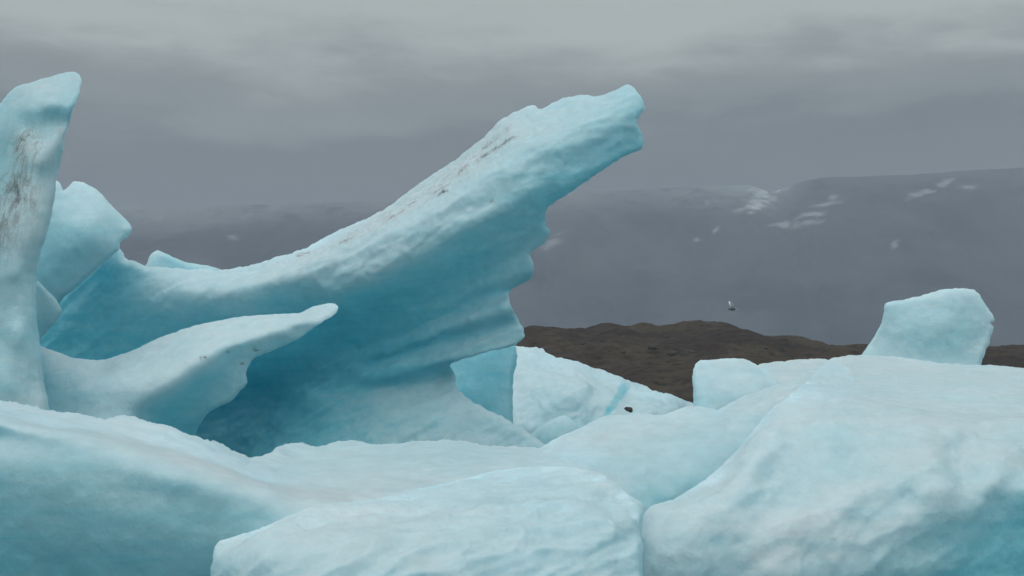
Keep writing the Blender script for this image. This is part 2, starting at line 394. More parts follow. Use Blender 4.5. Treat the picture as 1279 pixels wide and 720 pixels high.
tag(o, 'long low tongue of grey ice tapering to a point in front of the leaning iceberg', 'iceberg', 'icebergs in the lagoon')

# ---- small peak behind the saddle
pk_out = [(150,400),(165,350),(182,332,5),(189,317,5),(197,313,5),(206,316,5),(216,321,5),(236,328,5),(262,332,5),(283,339,5),(310,352),(330,400),(330,600),(150,600)]
pk_c = [(195,325,46,.1),(220,335,46,.3),(250,338,46,.2),(180,345,46,.12),(300,370,46,.2),(240,500,45,.2),(170,560,45,.2),(320,560,45,.2)]
o = ice('iceberg', M_ICE, pk_out, pk_c, 49, R=10, step=4, soft=14, seed=6, disp=[('fbm', .08, 1.2)])
tag(o, 'small pale ice peak showing just above the saddle of the leaning iceberg', 'iceberg', 'icebergs in the lagoon')

# ---- the blue slab in the gap
sl_out = [(530,445),(560,420),(600,415),(636,425),(644,433,5),(646,445,4),(645,455,5),(641,468,5),(640,500,5),(641,530,6),(646,560),(660,660),(520,660)]
sl_c = [(560,440,48.00,0.44),(600,440,47.60,0.4),(636,445,47.80,0.368),(600,490,47.30,0.416),(634,490,47.50,0.336),(570,490,47.40,0.448),(620,530,47.20,0.384),(590,560,47.00,0.4),(650,650,46.50,0.32),(540,650,46.50,0.4)]
o = ice('iceberg', M_BLUE, sl_out, sl_c, 50, R=7, step=3.5, soft=16, seed=7, disp=[('fbm', .06, 1.6), ('scallop', .02, .6)])
tag(o, 'flat clear blue ice slab seen through the gap beneath the overhang', 'iceberg', 'icebergs in the lagoon')

# ---- the white berg behind, with a blue vein
wb_out = [(560,470),(600,432),(630,430),(644,431,6),(662,434,6),(678,437,5),(684,440,4),(693,445,6),(718,451,6),(744,459,5),(752,461,5),(760,466,5),(789,478,5),(802,481,6),(815,488,6),(840,494,6),(858,501,6),(880,515),(900,560),(930,625),(560,625)]
def vein(P, cl, di):
    a = np.array((783., 481.)); b = np.array((753., 524.)); ab = b - a
    t = ((P - a) @ ab) / (ab @ ab); d = ((P - a) @ np.array((-ab[1], ab[0]))) / np.linalg.norm(ab)
    d = d + 1.2 * perlin(np.c_[P / 7., 0 * d]); w = 6.5 - 3.0 * np.clip(t, 0, 1)
    m = sstep(w + 2.0, w - 2.0, np.abs(d)) * sstep(-.05, .1, t)
    return np.maximum(cl, .55 * m), di
wb_c = [(644,436,62,.05),(690,448,61.5,.05),(750,466,60.8,.05),(800,486,60.4,.06),(858,506,60.4,.06),
 (650,470,58.6,.06),(690,475,57.6,.08),(730,482,57.2,.08),(770,494,57.2,.08),(810,500,57.6,.12),(845,510,58,.14),
 (650,500,57.0,.1),(690,500,56.5,.12),(725,505,56.4,.14,.04),(735,520,56.1,.2,.1),(770,515,56.2,.1),(820,515,56.6,.14),
 (655,530,55.9,.1),(690,530,55.9,.2),(730,535,55.8,.26),(760,530,55.6,.2),(640,620,55,.2),(760,620,54.5,.2),(900,620,55,.2),(600,500,58,.1)]
o = ice('iceberg', M_SNOWY, wb_out, wb_c, 66, R=5, step=2.6, soft=7, seed=8, extra=vein, jit=1.3, disp=[('fbm', .16, 1.6), ('scallop', .11, .8), ('fbm', .05, .3)])
tag(o, 'snowy white iceberg crossed by a narrow blue vein beside the gap', 'iceberg', 'icebergs in the lagoon')
wb_field = o_field['iceberg']
gb_out = [(640,570),(655,550),(668,538,5),(690,524,5),(704,519,5),(714,524,5),(722,532,5),(742,549,5),(760,570),(770,640),(640,640)]
gb_c = [(660,552,50.5,.22),(692,530,50.4,.22),(705,525,50.4,.2),(735,552,50.4,.26),(700,545,49.9,.26),(700,600,49,.3),(650,630,49,.3),(760,630,49,.3)]
o = ice('iceberg', M_ICE, gb_out, gb_c, 53, R=8, step=3, soft=10, seed=9, disp=[('fbm', .08, 1.0), ('scallop', .04, .5)])
tag(o, 'small grey ice block wedged below the snowy white iceberg', 'iceberg', 'icebergs in the lagoon')

# ---- translucent chunk behind the right berg
ch_out = [(1055,480),(1066,459),(1078,441,6),(1088,426,5),(1100,404,5),(1104,388,5),(1106,379,5),(1130,374,6),(1150,370,6),(1170,364,6),(1185,361,6),(1205,360,6),(1217,362,6),(1224,368,5),(1231,380,5),(1239,393,4),(1242,401,4),(1238,404,3),(1241,409,3),(1239,418,4),(1235,430,4),(1230,441,4),(1224,458,5),(1216,490),(1210,640),(1060,640)]
ch_c = [(1095,425,40.09,0.11),(1112,385,40.09,0.11),(1150,378,40.09,0.09),(1210,367,40.09,0.09),(1235,400,40.09,0.10),(1170,400,39.77,0.15),(1130,410,39.87,0.16),(1175,425,39.69,0.19),(1210,410,39.91,0.16),(1150,440,39.69,0.18),(1215,440,39.82,0.17),(1090,445,39.91,0.15),(1140,500,39.00,0.17),(1080,630,38.50,0.17),(1200,630,38.50,0.17)]
o = ice('iceberg', M_BLUE, ch_out, ch_c, 42.5, R=10, step=3, soft=20, seed=10, jit=.9, disp=[('fbm', .05, 1.1), ('scallop', .03, .55), ('fbm', .012, .2)])
tag(o, 'glassy pale blue block with a notched right edge above the right berg', 'iceberg', 'icebergs in the lagoon')

# ---- the broad right berg in front
rb = tag(base_empty('iceberg', 1010, 24), 'broad rounded pale iceberg with folded flanks filling the right foreground', 'iceberg', 'icebergs in the lagoon')
sd_out = [(640,640),(648,590,8),(660,572,8),(670,564,8),(684,553,8),(700,545,8),(718,538,8),(740,527,8),(758,520,8),(782,518,8),(804,517,8),(824,519,8),(849,511,7),(873,504,7),(884,506,6),(896,512,6),(915,500,8),(938,470),(948,456),(975,452),(1000,449.5),(1030,449),(1060,460),(1070,500),(1030,540),(1000,600),(900,660),(860,780),(640,780)]
sd_c = [
 (684,558,26.6,.05),(740,532,27.2,.05),(800,521,27.4,.05),(850,516,27.6,.06),(890,511,27.8,.08),(940,492,28.2,.06),
 (700,575,25.4,.1),(760,560,25.9,.12),(820,550,26.1,.16),(870,540,26.2,.18),(910,522,26.6,.1),(950,510,26.8,.08),*L((963,465,31.0,.03),(1000,456,32.5,.03),(1040,454,33.0,.03)),*L((975,490,27.4,.04),(1000,474,29.2,.04),(1040,473,29.4,.05)),(1000,498,25.6,.04),(1050,496,25.6,.05),
 (760,590,25.2,.16),(810,585,25.1,.22),(850,575,25.2,.24),(890,555,25.6,.2),(925,538,26.0,.14),(960,515,26.6,.08),
 (800,620,24.7,.32),(820,612,24.7,.34),(850,600,24.8,.32),(880,585,25.0,.3),(900,640,24.5,.4),(860,700,24,.4),(1000,560,25.5,.3),(700,650,24.2,.2),(700,770,23.0,.3),(840,770,23,.4)]
ice('ice_shoulder', M_ICE, sd_out, sd_c, 34, R=10, step=3.3, soft=14, seed=21, parent=rb, jit=.8, disp=[('fbm', .06, 1.3), ('scallop', .022, .55), ('fbm', .012, .2)])
rb_out = [(800,775),(799,700,6),(800,670,6),(803,650,6),(807,640,6),(815,632,7),(828,629,8),(841,625,8),(864,611,9),(886,596,9),(906,579,9),(924,561,9),(936,545,9),(950,526,9),(968,508,9),(990,492,9),(1008,476,9),(1022,460,8),(1040,448,8),(1078,444,8),(1120,446,8),(1150,450),(1180,454),(1210,456),(1240,457),(1279,460),(1340,464),(1420,480),(1470,560),(1480,730),(1420,780),(1100,780),(860,775)]
rb_c = [
 # sharp ridge in front of the hollow
 *L((808,650,20.90,0.05),(818,640,21.00,0.05),(845,633,21.10,0.04),(890,604,21.60,0.04),(930,566,22.30,0.04),(948,538,23.00,0.04),(962,512,24.40,0.04)),(985,498,25.40,0.03),
 *L((815,665,20.60,0.06),(850,648,20.70,0.06),(900,616,21.00,0.06),(940,578,21.60,0.06),(965,535,22.80,0.05)),
 # plateau
 *L((1000,456,32.40,0.03),(1040,453,33.00,0.03),(1080,450,33.60,0.03),(1160,458,33.20,0.03),(1240,463,32.60,0.03),(1330,470,32.00,0.03),gap=30),
 *L((1000,474,29.00,0.04),(1040,473,29.20,0.05),(1120,475,29.20,0.06),(1200,478,28.60,0.07),(1290,482,28.00,0.05),gap=30),
 *L((1000,498,25.20,0.04),(1060,495,25.30,0.05),(1130,500,25.30,0.06),(1200,502,25.30,0.06),(1279,502,25.40,0.05),gap=24),
 # flank with its folds
 *L((990,535,23.00,0.08),(1040,525,22.90,0.12),(1090,538,22.70,0.12),(1150,545,22.50,0.08),(1220,540,22.90,0.08),(1290,540,22.90,0.08),gap=24),
 (960,590,21.70,0.1),(1010,580,22.10,0.18),(1060,580,22.00,0.18),*L((1085,608,21.40,0.06),(1110,596,21.50,0.05),(1137,580,21.70,0.04),(1165,572,21.90,0.05)),(1200,585,22.10,0.1),(1279,585,22.00,0.08),
 (900,650,20.50,0.1),(940,630,20.90,0.14),(990,625,21.20,0.14),*L((950,700,20.30,0.05),(995,662,20.60,0.04),(1040,636,20.90,0.05),(1085,608,21.40,0.06)),(1075,650,21.00,0.13),(1130,635,21.20,0.12),(1170,615,21.20,0.06),(1240,605,21.40,0.1),
 (850,690,20.30,0.08),(900,690,20.40,0.12),(1010,695,20.60,0.12),*L((1050,700,20.60,0.1),(1090,665,20.90,0.06),(1130,640,21.10,0.06)),(1110,690,20.90,0.18),
 *L((1130,690,21.00,0.2),(1160,664,21.20,0.2),(1200,640,21.30,0.22),(1250,625,21.50,0.24),(1290,612,21.50,0.25)),
 *L((1140,715,21.00,0.281),(1180,690,21.30,0.328),(1220,668,21.50,0.343),(1260,652,21.60,0.359),(1290,645,21.60,0.359)),(1240,710,21.60,0.484),(1290,700,21.70,0.515),(1340,600,22.60,0.234),(1400,700,23.00,0.468),
 (830,720,20.20,0.12),(900,725,20.30,0.2),(1000,725,20.40,0.2),(1100,730,20.90,0.234),(1180,740,21.40,0.468),(830,775,20.30,0.234),(1000,775,20.50,0.312),(1150,775,21.60,0.468),(1400,775,23.00,0.468)]
ice('ice_flank', M_ICE, rb_out, rb_c, 36.5, R=9, step=3.2, soft=13, seed=11, parent=rb, jit=.8,
    disp=[('fbm', .05, 1.3), ('scallop', .05, 1.4), ('ripple', .085, .75, (1, 1, 1), .62), ('scallop', .022, .4), ('fbm', .014, .2)])
kn_out = [(860,540),(865,515,6),(867,500,6),(865,480,6),(865,462,6),(868,454,6),(875,450,6),(890,449,6),(910,448,6),(930,450,6),(942,455,7),(955,463),(985,490),(975,530),(920,545)]
kn_c = [(872,465,28.6,.12),(900,455,28.9,.06),(940,462,28.9,.06),(880,490,28.2,.2),(905,485,28.1,.16),(935,490,28.3,.1),(890,515,27.9,.16),(960,510,28.4,.1),(870,530,28,.2)]
ice('ice_knob', M_ICE, kn_out, kn_c, 31.5, R=11, step=3, soft=12, seed=12, parent=rb, disp=[('fbm', .06, .9), ('scallop', .03, .5)])

# ---- low berg in the middle foreground
mb_out = [(264,830),(264,730),(266,695,6),(268,683,6),(273,677,7),(300,668),(340,654),(380,637),(400,631),(440,627),(500,617),(560,603),(610,590),(660,584),(700,582),(735,587),(758,596),(775,611,8),(790,621,7),(800,628,6),(803,638,6),(798,652,6),(799,668,6),(803,685,6),(802,705,6),(806,740),(808,830)]
mb_c = [(290,680,17.6,.06),(380,645,18.2,.04),(450,633,18.9,.03),(520,620,19.8,.03),(600,600,20.9,.04),(660,591,21.0,.04),(720,591,20.6,.05),(770,620,19.6,.08),(795,640,19.2,.14),
 (275,700,17.4,.12),(330,690,17.0,.1),(400,675,17.2,.08),(470,660,17.6,.07),(540,645,18.2,.07),(610,630,18.8,.1),(670,620,19.1,.12),(730,625,19.0,.12),(770,650,18.6,.12),(790,680,18.4,.18),
 (280,725,17.3,.14),(350,715,16.7,.16),(430,705,16.7,.14),(510,695,16.9,.12),(590,680,17.4,.12),(660,670,17.8,.14),(720,670,18.0,.14),(780,705,18.0,.14),
 (340,800,16.5,.3),(450,800,16.4,.3),(560,780,16.5,.25),(640,740,16.9,.2),(720,740,17.3,.2),(780,760,17.6,.25),(280,800,17.2,.3)]
o = ice('iceberg', M_ICE, mb_out, mb_c, 23, R=11, step=3.2, soft=16, seed=13, jit=.8, disp=[('fbm', .04, 1.2), ('ripple', .12, .36, (1, 1, 1), .55), ('scallop', .018, .3), ('fbm', .010, .15)])
tag(o, 'low rippled grey white iceberg at the bottom centre, nearest the viewer', 'iceberg', 'icebergs in the lagoon')

# ---- left foreground berg with its dimpled shelf
lb_out = [(-160,800),(-150,520),(-80,496),(0,501,6),(35,506,6),(60,513,6),(85,515,6),(115,521,6),(130,523,5),(150,520,5),(170,522,5),(195,530,5),(212,532,6),(235,542,6),(260,550,6),(280,556,6),(297,566,6),(312,572,5),(335,566,5),(352,557,5),(370,553,5),(395,557,5),(420,552,5),(440,551,5),(460,554,5),(490,555,5),(530,551,5),(570,550,5),(600,556,5),(640,558,5),(680,560,5),(705,562,5),(740,575),(760,610),(740,700),(500,760),(380,810)]
lb_c = [*L((-80,505,23.00,0.0234),(0,506,23.00,0.0234),(80,519,22.80,0.0234),(150,526,22.80,0.0234),(212,537,22.80,0.0234),(260,555,22.90,0.0234),(312,576,23.40,0.0234)),
 *L((370,559,26.60,0.0624),(430,557,27.00,0.078),(500,559,27.00,0.078),(570,556,27.00,0.078),(640,563,26.80,0.039),(705,568,26.40,0.039)),
 *L((370,580,24.60,0.078),(440,580,24.80,0.0936),(500,578,24.80,0.0936),(570,575,24.80,0.0936),(640,578,24.40,0.0624)),
 *L((360,600,22.00,0.039),(400,602,22.40,0.0468),(470,600,22.60,0.0624),(530,596,22.90,0.0468),(600,590,23.20,0.039)),(330,590,22.40,0.0312),
 *L((400,625,20.20,0.039),(440,622,20.90,0.0312),(520,615,21.40,0.0312)),(700,600,23.00,0.078),(600,640,21.00,0.078),
 # crest of the blue face
 *L((-80,518,20.80,0.0624),(0,520,20.70,0.0624),(80,536,20.60,0.0624),(150,551,20.60,0.0624),(230,575,20.50,0.0624),(300,600,20.40,0.0624),(360,620,20.30,0.0624)),
 *L((-80,538,20.20,0.169),(0,538,20.10,0.169),(80,553,20.00,0.184),(150,568,20.00,0.184),(230,592,19.90,0.184),(300,616,19.90,0.184),(365,636,19.90,0.169)),
 *L((0,575,19.90,0.246),(80,590,19.80,0.261),(150,605,19.80,0.261),(230,624,19.80,0.261),(320,648,19.80,0.261)),
 *L((0,620,19.90,0.323),(100,635,19.80,0.323),(180,650,19.80,0.307),(270,670,19.80,0.307)),
 *L((0,665,20.00,0.384),(100,675,19.90,0.384),(180,685,19.90,0.345),(250,700,19.90,0.353)),*L((0,715,20.20,0.43),(100,715,20.10,0.422),(200,720,20.00,0.384),(260,720,20.00,0.384)),
 (-100,650,20.10,0.384),(-100,790,20.40,0.461),(100,790,20.40,0.461),(300,790,20.40,0.461),(500,700,21.00,0.23),(700,680,22.00,0.23)]
o = ice('iceberg', M_BLUE, lb_out, lb_c, 29, R=5, step=3.0, soft=13, seed=14, jit=1.5, disp=[('fbm', .03, 1.2), ('scallop', .06, 1.5, (1, 1.3, 1)), ('scallop', .012, .6, (1.4, 1.6, 1)), ('fbm', .006, .2)])
tag(o, 'teal faced iceberg with white crest and dimpled shelf in the left foreground', 'iceberg', 'icebergs in the lagoon')

# ------------------------------------------------------------------ stone on the white berg
def blob(sc, seed, sub=3, rough=.25):
    import bmesh
    bm = bmesh.new(); bmesh.ops.create_icosphere(bm, subdivisions=sub, radius=1)
    V = np.array([v.co[:] for v in bm.verts]); Fc = [[v.index for v in f.verts] for f in bm.faces]; bm.free()
    V = V * (1 + rough * fbm(V * 1.1 + seed * 5.3, 3))[:, None]
    return V * np.array(sc), Fc

t = NT('dark_stone'); co = t.n('ShaderNodeTexCoord').outputs['Object']
t.l(t.mix(t.noise(co, 6, 5), (.009, .009, .009), (.035, .033, .03)), t.b.inputs['Base Color']); t.b.inputs['Roughness'].default_value = .85
M_STONE = t.m
ys = float(wb_field(np.array([[785., 513.5]]))[0, 0])
V, Fc = blob((.17, .14, .14), 8, 2, .7)
p = np.array(Wp(785, 513.5, ys - .05))
tag(mesh_obj('stone', V + p, Fc, M_STONE, None, tuple(p)), 'small dark stone lying on white ice beside the blue vein', 'stone')

# ------------------------------------------------------------------ bird
t = NT('bird_dark'); t.b.inputs['Base Color'].default_value = (.07, .08, .09, 1); t.b.inputs['Roughness'].default_value = .7; M_BD = t.m
t = NT('bird_pale'); t.b.inputs['Base Color'].default_value = (.55, .58, .6, 1); t.b.inputs['Roughness'].default_value = .7; M_BP = t.m
t = NT('bird_beak'); t.b.inputs['Base Color'].default_value = (.25, .12, .03, 1); M_BB = t.m
YB = 60.0; bp = np.array(Wp(915, 386.5, YB))
bird = tag(empty('bird', tuple(bp)), 'small dark bodied seabird with raised pale wing flying over the brown moraine', 'bird')
def loft(rings, caps=True):
    n = len(rings[0]); V = [p for r in rings for p in r]; Fc = []
    for i in range(len(rings) - 1):
        for j in range(n): Fc.append((i*n+j, i*n+(j+1) % n, (i+1)*n+(j+1) % n, (i+1)*n+j))
    if caps: Fc += [tuple(range(n))[::-1], tuple(range((len(rings)-1)*n, len(rings)*n))]
    return V, Fc
def ring(c, rx, rz, n=10):   # ring round the x axis
    return [(c[0], c[1] + rx*math.cos(6.2832*k/n), c[2] + rz*math.sin(6.2832*k/n)) for k in range(n)]
def bpart(name, V, Fc, m): return mesh_obj(name, np.array(V) * .75 + bp, Fc, m, bird, tuple(bp))
prof = [(-.25,.004,0),(-.235,.03,.004),(-.2,.042,.008),(-.165,.038,.004),(-.12,.062,0),(-.04,.078,-.006),(.05,.066,-.008),(.13,.04,-.006),(.2,.015,-.004)]
bpart('body', *loft([ring((x, 0, z), r*.95, r) for x, r, z in prof]), M_BD)
bpart('beak', *loft([ring((x, 0, z), r, r, 6) for x, r, z in [(-.30,.003,-.008),(-.27,.010,-.003),(-.238,.014,.003)]]), M_BB)
tl = [[(.16,-.03,-.012),(.16,.03,-.012),(.16,.03,.006),(.16,-.03,.006)],[(.25,-.05,-.022),(.25,.05,-.022),(.25,.05,-.012),(.25,-.05,-.012)],[(.34,-.075,-.045),(.34,.075,-.045),(.34,.075,-.04),(.34,-.075,-.04)]]
bpart('tail', *loft(tl), M_BP)
def wing(sy, up):   # chord sections along the span
    R_ = []
    for s, xo, ch, zz, th in [(0,-.07,.17,0,.022),(.25,-.12,.17,.17,.018),(.5,-.17,.14,.32,.013),(.75,-.18,.10,.42,.009),(1,-.15,.02,.47,.004)]:
        y = sy * (.04 + s * .34); z = .03 + zz * up
        R_.append([(xo, y, z), (xo + ch*.35, y, z + th), (xo + ch, y, z - th*.3), (xo + ch*.4, y, z - th*.5)])
    V, Fc = loft(R_)
    return V, (Fc if sy < 0 else [f[::-1] for f in Fc])
bpart('wing', *wing(-1, 1.0), M_BP); bpart('wing', *wing(1, .95), M_BP)

# ------------------------------------------------------------------ far land
def grid(xs, ys, hf):
    X, Yg = np.meshgrid(xs, ys); P = np.c_[X.ravel(), Yg.ravel()]
    Z = hf(P); nx = len(xs); Fc = []
    for j in range(len(ys) - 1):
        for i in range(nx - 1):
            a = j * nx + i; Fc.append((a, a + 1, a + nx + 1, a + nx))
    return np.c_[P, Z], Fc

# moraine: measured skyline at 700 m
sky = np.array([(-400,432),(100,425),(500,420),(620,416),(650,411),(668,407),(690,409),(705,411),(735,408),(752,404.5),(765,405),(790,407),(805,405.5),(820,407),(845,406),(862,403.5),(876,401),(890,402),(908,404),(920,408),(935,414),(955,419),(972,421),(995,420),(1005,422),(1030,430),(1050,432.5),(1075,432),(1120,430),(1240,433),(1279,432),(1400,428),(1700,436)])
YM = 700.
sx = (sky[:, 0] - CX) / F * YM; sz = CAMH + (HZ - sky[:, 1]) / F * YM
def moraine_h(P):
    x, y = P[:, 0], P[:, 1]
    x2 = x * YM / np.maximum(y, 300)          # keep the ridge open towards the sides
    top = np.interp(x, sx, sz)
    s = np.clip((y - 470) / (YM - 470), 0, 1)
    prof = s ** .8
    b = np.clip((y - YM) / 300, 0, 1)
    h = top * prof * (1 - .75 * sstep(0, 1, b))
    q = np.c_[x / 60, y / 60, 0 * x]
    n = fbm(q, 5, .55)
    h = h + n * 4.5 * np.sin(np.pi * np.clip(s, 0, 1)) * (b == 0) + fbm(q * 3, 5, .6) * 1.7 * sstep(0, .15, s)
    return h - 1.5 * (1 - sstep(0, .06, s)) - 2 * sstep(.9, 1., b)
V, Fc = grid(np.linspace(-330, 330, 520), np.r_[np.linspace(455, 710, 110), np.linspace(716, 1010, 30)], moraine_h)
t = NT('moraine_gravel'); co = t.n('ShaderNodeTexCoord').outputs['Object']
mp = t.n('ShaderNodeMapping'); mp.inputs['Scale'].default_value = (1, 1, 2.5); t.l(co, mp.inputs[0])
n1 = t.noise(mp.outputs[0], .022, 6, .62, .5); n2 = t.noise(mp.outputs[0], .16, 8, .7); n3 = t.noise(mp.outputs[0], .55, 4, .7)
c = t.mix(t.maprange(n1, .4, .62, 0, 1), (.030, .0225, .019), (.052, .042, .029))
c = t.mix(t.maprange(n2, .45, .66, 0, 1), c, (.016, .013, .012))
c = t.mix(t.maprange(n3, .6, .72, 0, .6), c, (.12, .10, .07))
t.l(c, t.b.inputs['Base Color']); t.b.inputs['Roughness'].default_value = .95; t.b.inputs['Specular IOR Level'].default_value = .1
bpn = t.n('ShaderNodeBump', i_Strength=.8, i_Distance=2.5); t.l(n2, bpn.inputs['Height']); t.l(bpn.outputs[0], t.b.inputs['Normal'])
tag(mesh_obj('moraine', V, Fc, t.m), None, None, None, 'structure')

# boulders on the moraine
bl = [(815,436,1.5,'pair of'),(839,443,2.0,''),(864,441,1.4,''),(831,422,1.2,''),(778,441,1.0,''),(1020,437,1.0,''),(730,430,1.1,''),(955,436,1.2,'')]
bl_lab = ['dark boulder on the mid slope of the brown moraine, upper left of the darkest one', 'largest and darkest boulder on the brown moraine slope', 'dark boulder just right of the largest boulder on the moraine',
 'boulder close under the moraine skyline left of its highest hump', 'small boulder low on the moraine slope above the snowy white iceberg', 'boulder on the low right shoulder of the moraine',
 'small boulder on the left part of the moraine near the overhang', 'boulder above the ice knob on the moraine slope']
for (bx, by, r, _), lab in zip(bl, bl_lab):
    ysx = np.linspace(480, 705, 400); xs_ = (bx - CX) / F * ysx
    zz = moraine_h(np.c_[xs_, ysx]); ln = CAMH + (HZ - by) / F * ysx
    hit = np.where(zz >= ln)[0]
    k = hit[0] if len(hit) else 380
    p = np.array((xs_[k], ysx[k], zz[k]))
    V, Fc = blob((r*1.3, r, r*.8), bx * .1, 2, .3)
    tag(mesh_obj('boulder', V + p, Fc, M_STONE, None, tuple(p)), lab, 'boulder', 'boulders on the moraine')

# mountain wall under the cloud
mk = np.array([(-2500,262),(-600,270),(0,268),(160,262),(300,255),(400,252),(520,250),(640,246),(700,242),(760,238),(830,234),(880,231),(935,229),(965,238),(985,232),(1000,226),(1030,221),(1060,220),(1110,218),(1140,217),(1200,212),(1279,208),(1500,205),(2200,225),(4000,260)], float)
YK = 6200.
kx = (mk[:, 0] - CX) / F * YK; kz = CAMH + (HZ - mk[:, 1]) / F * YK
def mountain_h(P):
    x, y = P[:, 0], P[:, 1]
    top = np.interp(x, kx, kz)
    s = np.clip((y - 4700) / (YK - 4700), 0, 1)
    q = np.c_[x / 900, y / 900, 0 * x]
    n = fbm(q, 6, .55)
    gul = np.abs(perlin(np.c_[x / 260 + .6 * n, y / 1500, 0 * x])) + .4 * np.abs(perlin(np.c_[x / 110 + n, y / 900, 0 * x]))
    h = top * (s ** .9) + n * 90 * np.sin(np.pi * s) - gul * 70 * np.sin(np.pi * np.clip(s * 1.02, 0, 1))
    b = np.clip((y - YK) / 2600, 0, 1)
    return h + b * 60 + fbm(q * 2, 3) * 6 * (s > .95) - 4
V, Fc = grid(np.linspace(-6500, 6500, 640), np.r_[np.linspace(4650, 6250, 150), np.linspace(6300, 8900, 14)], mountain_h)
# lying snow, measured where the photo shows it (col,row,half width,half height,tilt)
rows = [(962,238,30,10,-.55),(957,230,22,6,-.2),(950,256,16,7,-.5),(940,252,22,3,-.5),(1015,268,17,4,-.1),(1005,280,22,4,-.15),(980,281,14,5,0),(882,251,8,4,.5),(925,262,10,3,-.4),(893,287,6,3,-.2),(1146,243,14,5,-.3),(1180,230,12,5,-.35),(1165,240,6,3,0),(1118,305,8,4,-.6),(1040,246,6,4,0),(1210,234,10,3,0),(690,303,14,6,-.5),(700,292,8,3,-.4),(198,275,6,8,.2),(320,262,20,5,-.5),(345,258,12,3,-.4),(290,297,8,4,0),(1030,256,16,3,-.2),(870,300,5,2,0)]
px = V[:, 0] / V[:, 1] * F + CX; py = HZ - (V[:, 2] - CAMH) / V[:, 1] * F
wob = fbm(np.c_[px / 12., py / 5., 0 * px], 4)
sn = np.zeros(len(V))
for a, b, w, h, ti in rows:
    dx, dy = px - a, py - b
    u = (dx * math.cos(ti) + dy * math.sin(ti)) / w; v = (-dx * math.sin(ti) + dy * math.cos(ti)) / (h * .8)
    sn = np.maximum(sn, (.4 if a < 720 else 1 if a in (962, 957, 950) else .55) * sstep(1.35, .5, np.hypot(u, v) + .75 * wob))
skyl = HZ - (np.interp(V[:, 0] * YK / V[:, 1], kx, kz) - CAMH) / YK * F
fade_w = np.interp(px, [-400, 100, 640, 800, 950, 1010, 1279, 1700], [.38, .38, .34, .3, .6, .16, .14, .3])
sn = np.maximum(sn, fade_w * sstep(46, -6, py - skyl + 5 * wob))  # ice-cap snow plus a painted pale fade, as if the ridge dissolved in cloud
t = NT('mountain_rock'); co = t.n('ShaderNodeTexCoord').outputs['Object']
n1 = t.noise(co, .0022, 7, .6, .6); n2 = t.noise(co, .012, 8, .65)
c = t.mix(t.maprange(n1, .35, .65, 0, 1), (.022, .025, .031), (.05, .052, .058))
sa = t.n('ShaderNodeAttribute', attribute_name='snow_fade').outputs['Fac']
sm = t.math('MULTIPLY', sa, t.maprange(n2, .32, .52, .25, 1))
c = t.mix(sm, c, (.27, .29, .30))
t.l(c, t.b.inputs['Base Color']); t.b.inputs['Roughness'].default_value = 1; t.b.inputs['Specular IOR Level'].default_value = 0
tag(mesh_obj('mountain', V, Fc, t.m, None, (0, 0, 0), {'snow_fade': sn}), None, None, None, 'structure')

# ------------------------------------------------------------------ water
ws = 14000.
t = NT('lagoon_water'); co = t.n('ShaderNodeTexCoord').outputs['Object']
mp = t.n('ShaderNodeMapping'); mp.inputs['Scale'].default_value = (1, .55, 1); t.l(co, mp.inputs[0])
h = t.math('ADD', t.noise(mp.outputs[0], .9, 5, .6), t.math('MULTIPLY', t.noise(mp.outputs[0], 4, 4, .6), .25))
bpn = t.n('ShaderNodeBump', i_Strength=.5, i_Distance=.12); t.l(h, bpn.inputs['Height']); t.l(bpn.outputs[0], t.b.inputs['Normal'])
t.b.inputs['Base Color'].default_value = (.02, .055, .065, 1); t.b.inputs['Roughness'].default_value = .08; t.b.inputs['IOR'].default_value = 1.333
tag(mesh_obj('water', [(-ws, -3000, 0), (ws, -3000, 0), (ws, ws, 0), (-ws, ws, 0)], [(0, 1, 2, 3)], t.m), None, None, None, 'structure')

# ------------------------------------------------------------------ haze
HZT = 1120.
V = [(x, y, z) for z in (-1.0 - 6, HZT) for x, y in ((-7500, -3500), (7500, -3500), (7500, 9500), (-7500, 9500))]
Fc = [(3, 2, 1, 0), (4, 5, 6, 7), (0, 1, 5, 4), (1, 2, 6, 5), (2, 3, 7, 6), (3, 0, 4, 7)]
m = bpy.data.materials.new('haze_air'); m.use_nodes = True; nt = m.node_tree
nt.nodes.remove(nt.nodes['Principled BSDF'])
pv = nt.nodes.new('ShaderNodeVolumePrincipled'); pv.inputs['Color'].default_value = (.66, .76, .90, 1)
pv.inputs['Density'].default_value = .00008; pv.inputs['Anisotropy'].default_value = .2
nt.links.new(pv.outputs[0], nt.nodes['Material Output'].inputs['Volume'])
tag(mesh_obj('haze', V, Fc, m, None, (0, 0, 0), None, False), None, None, None, 'stuff')

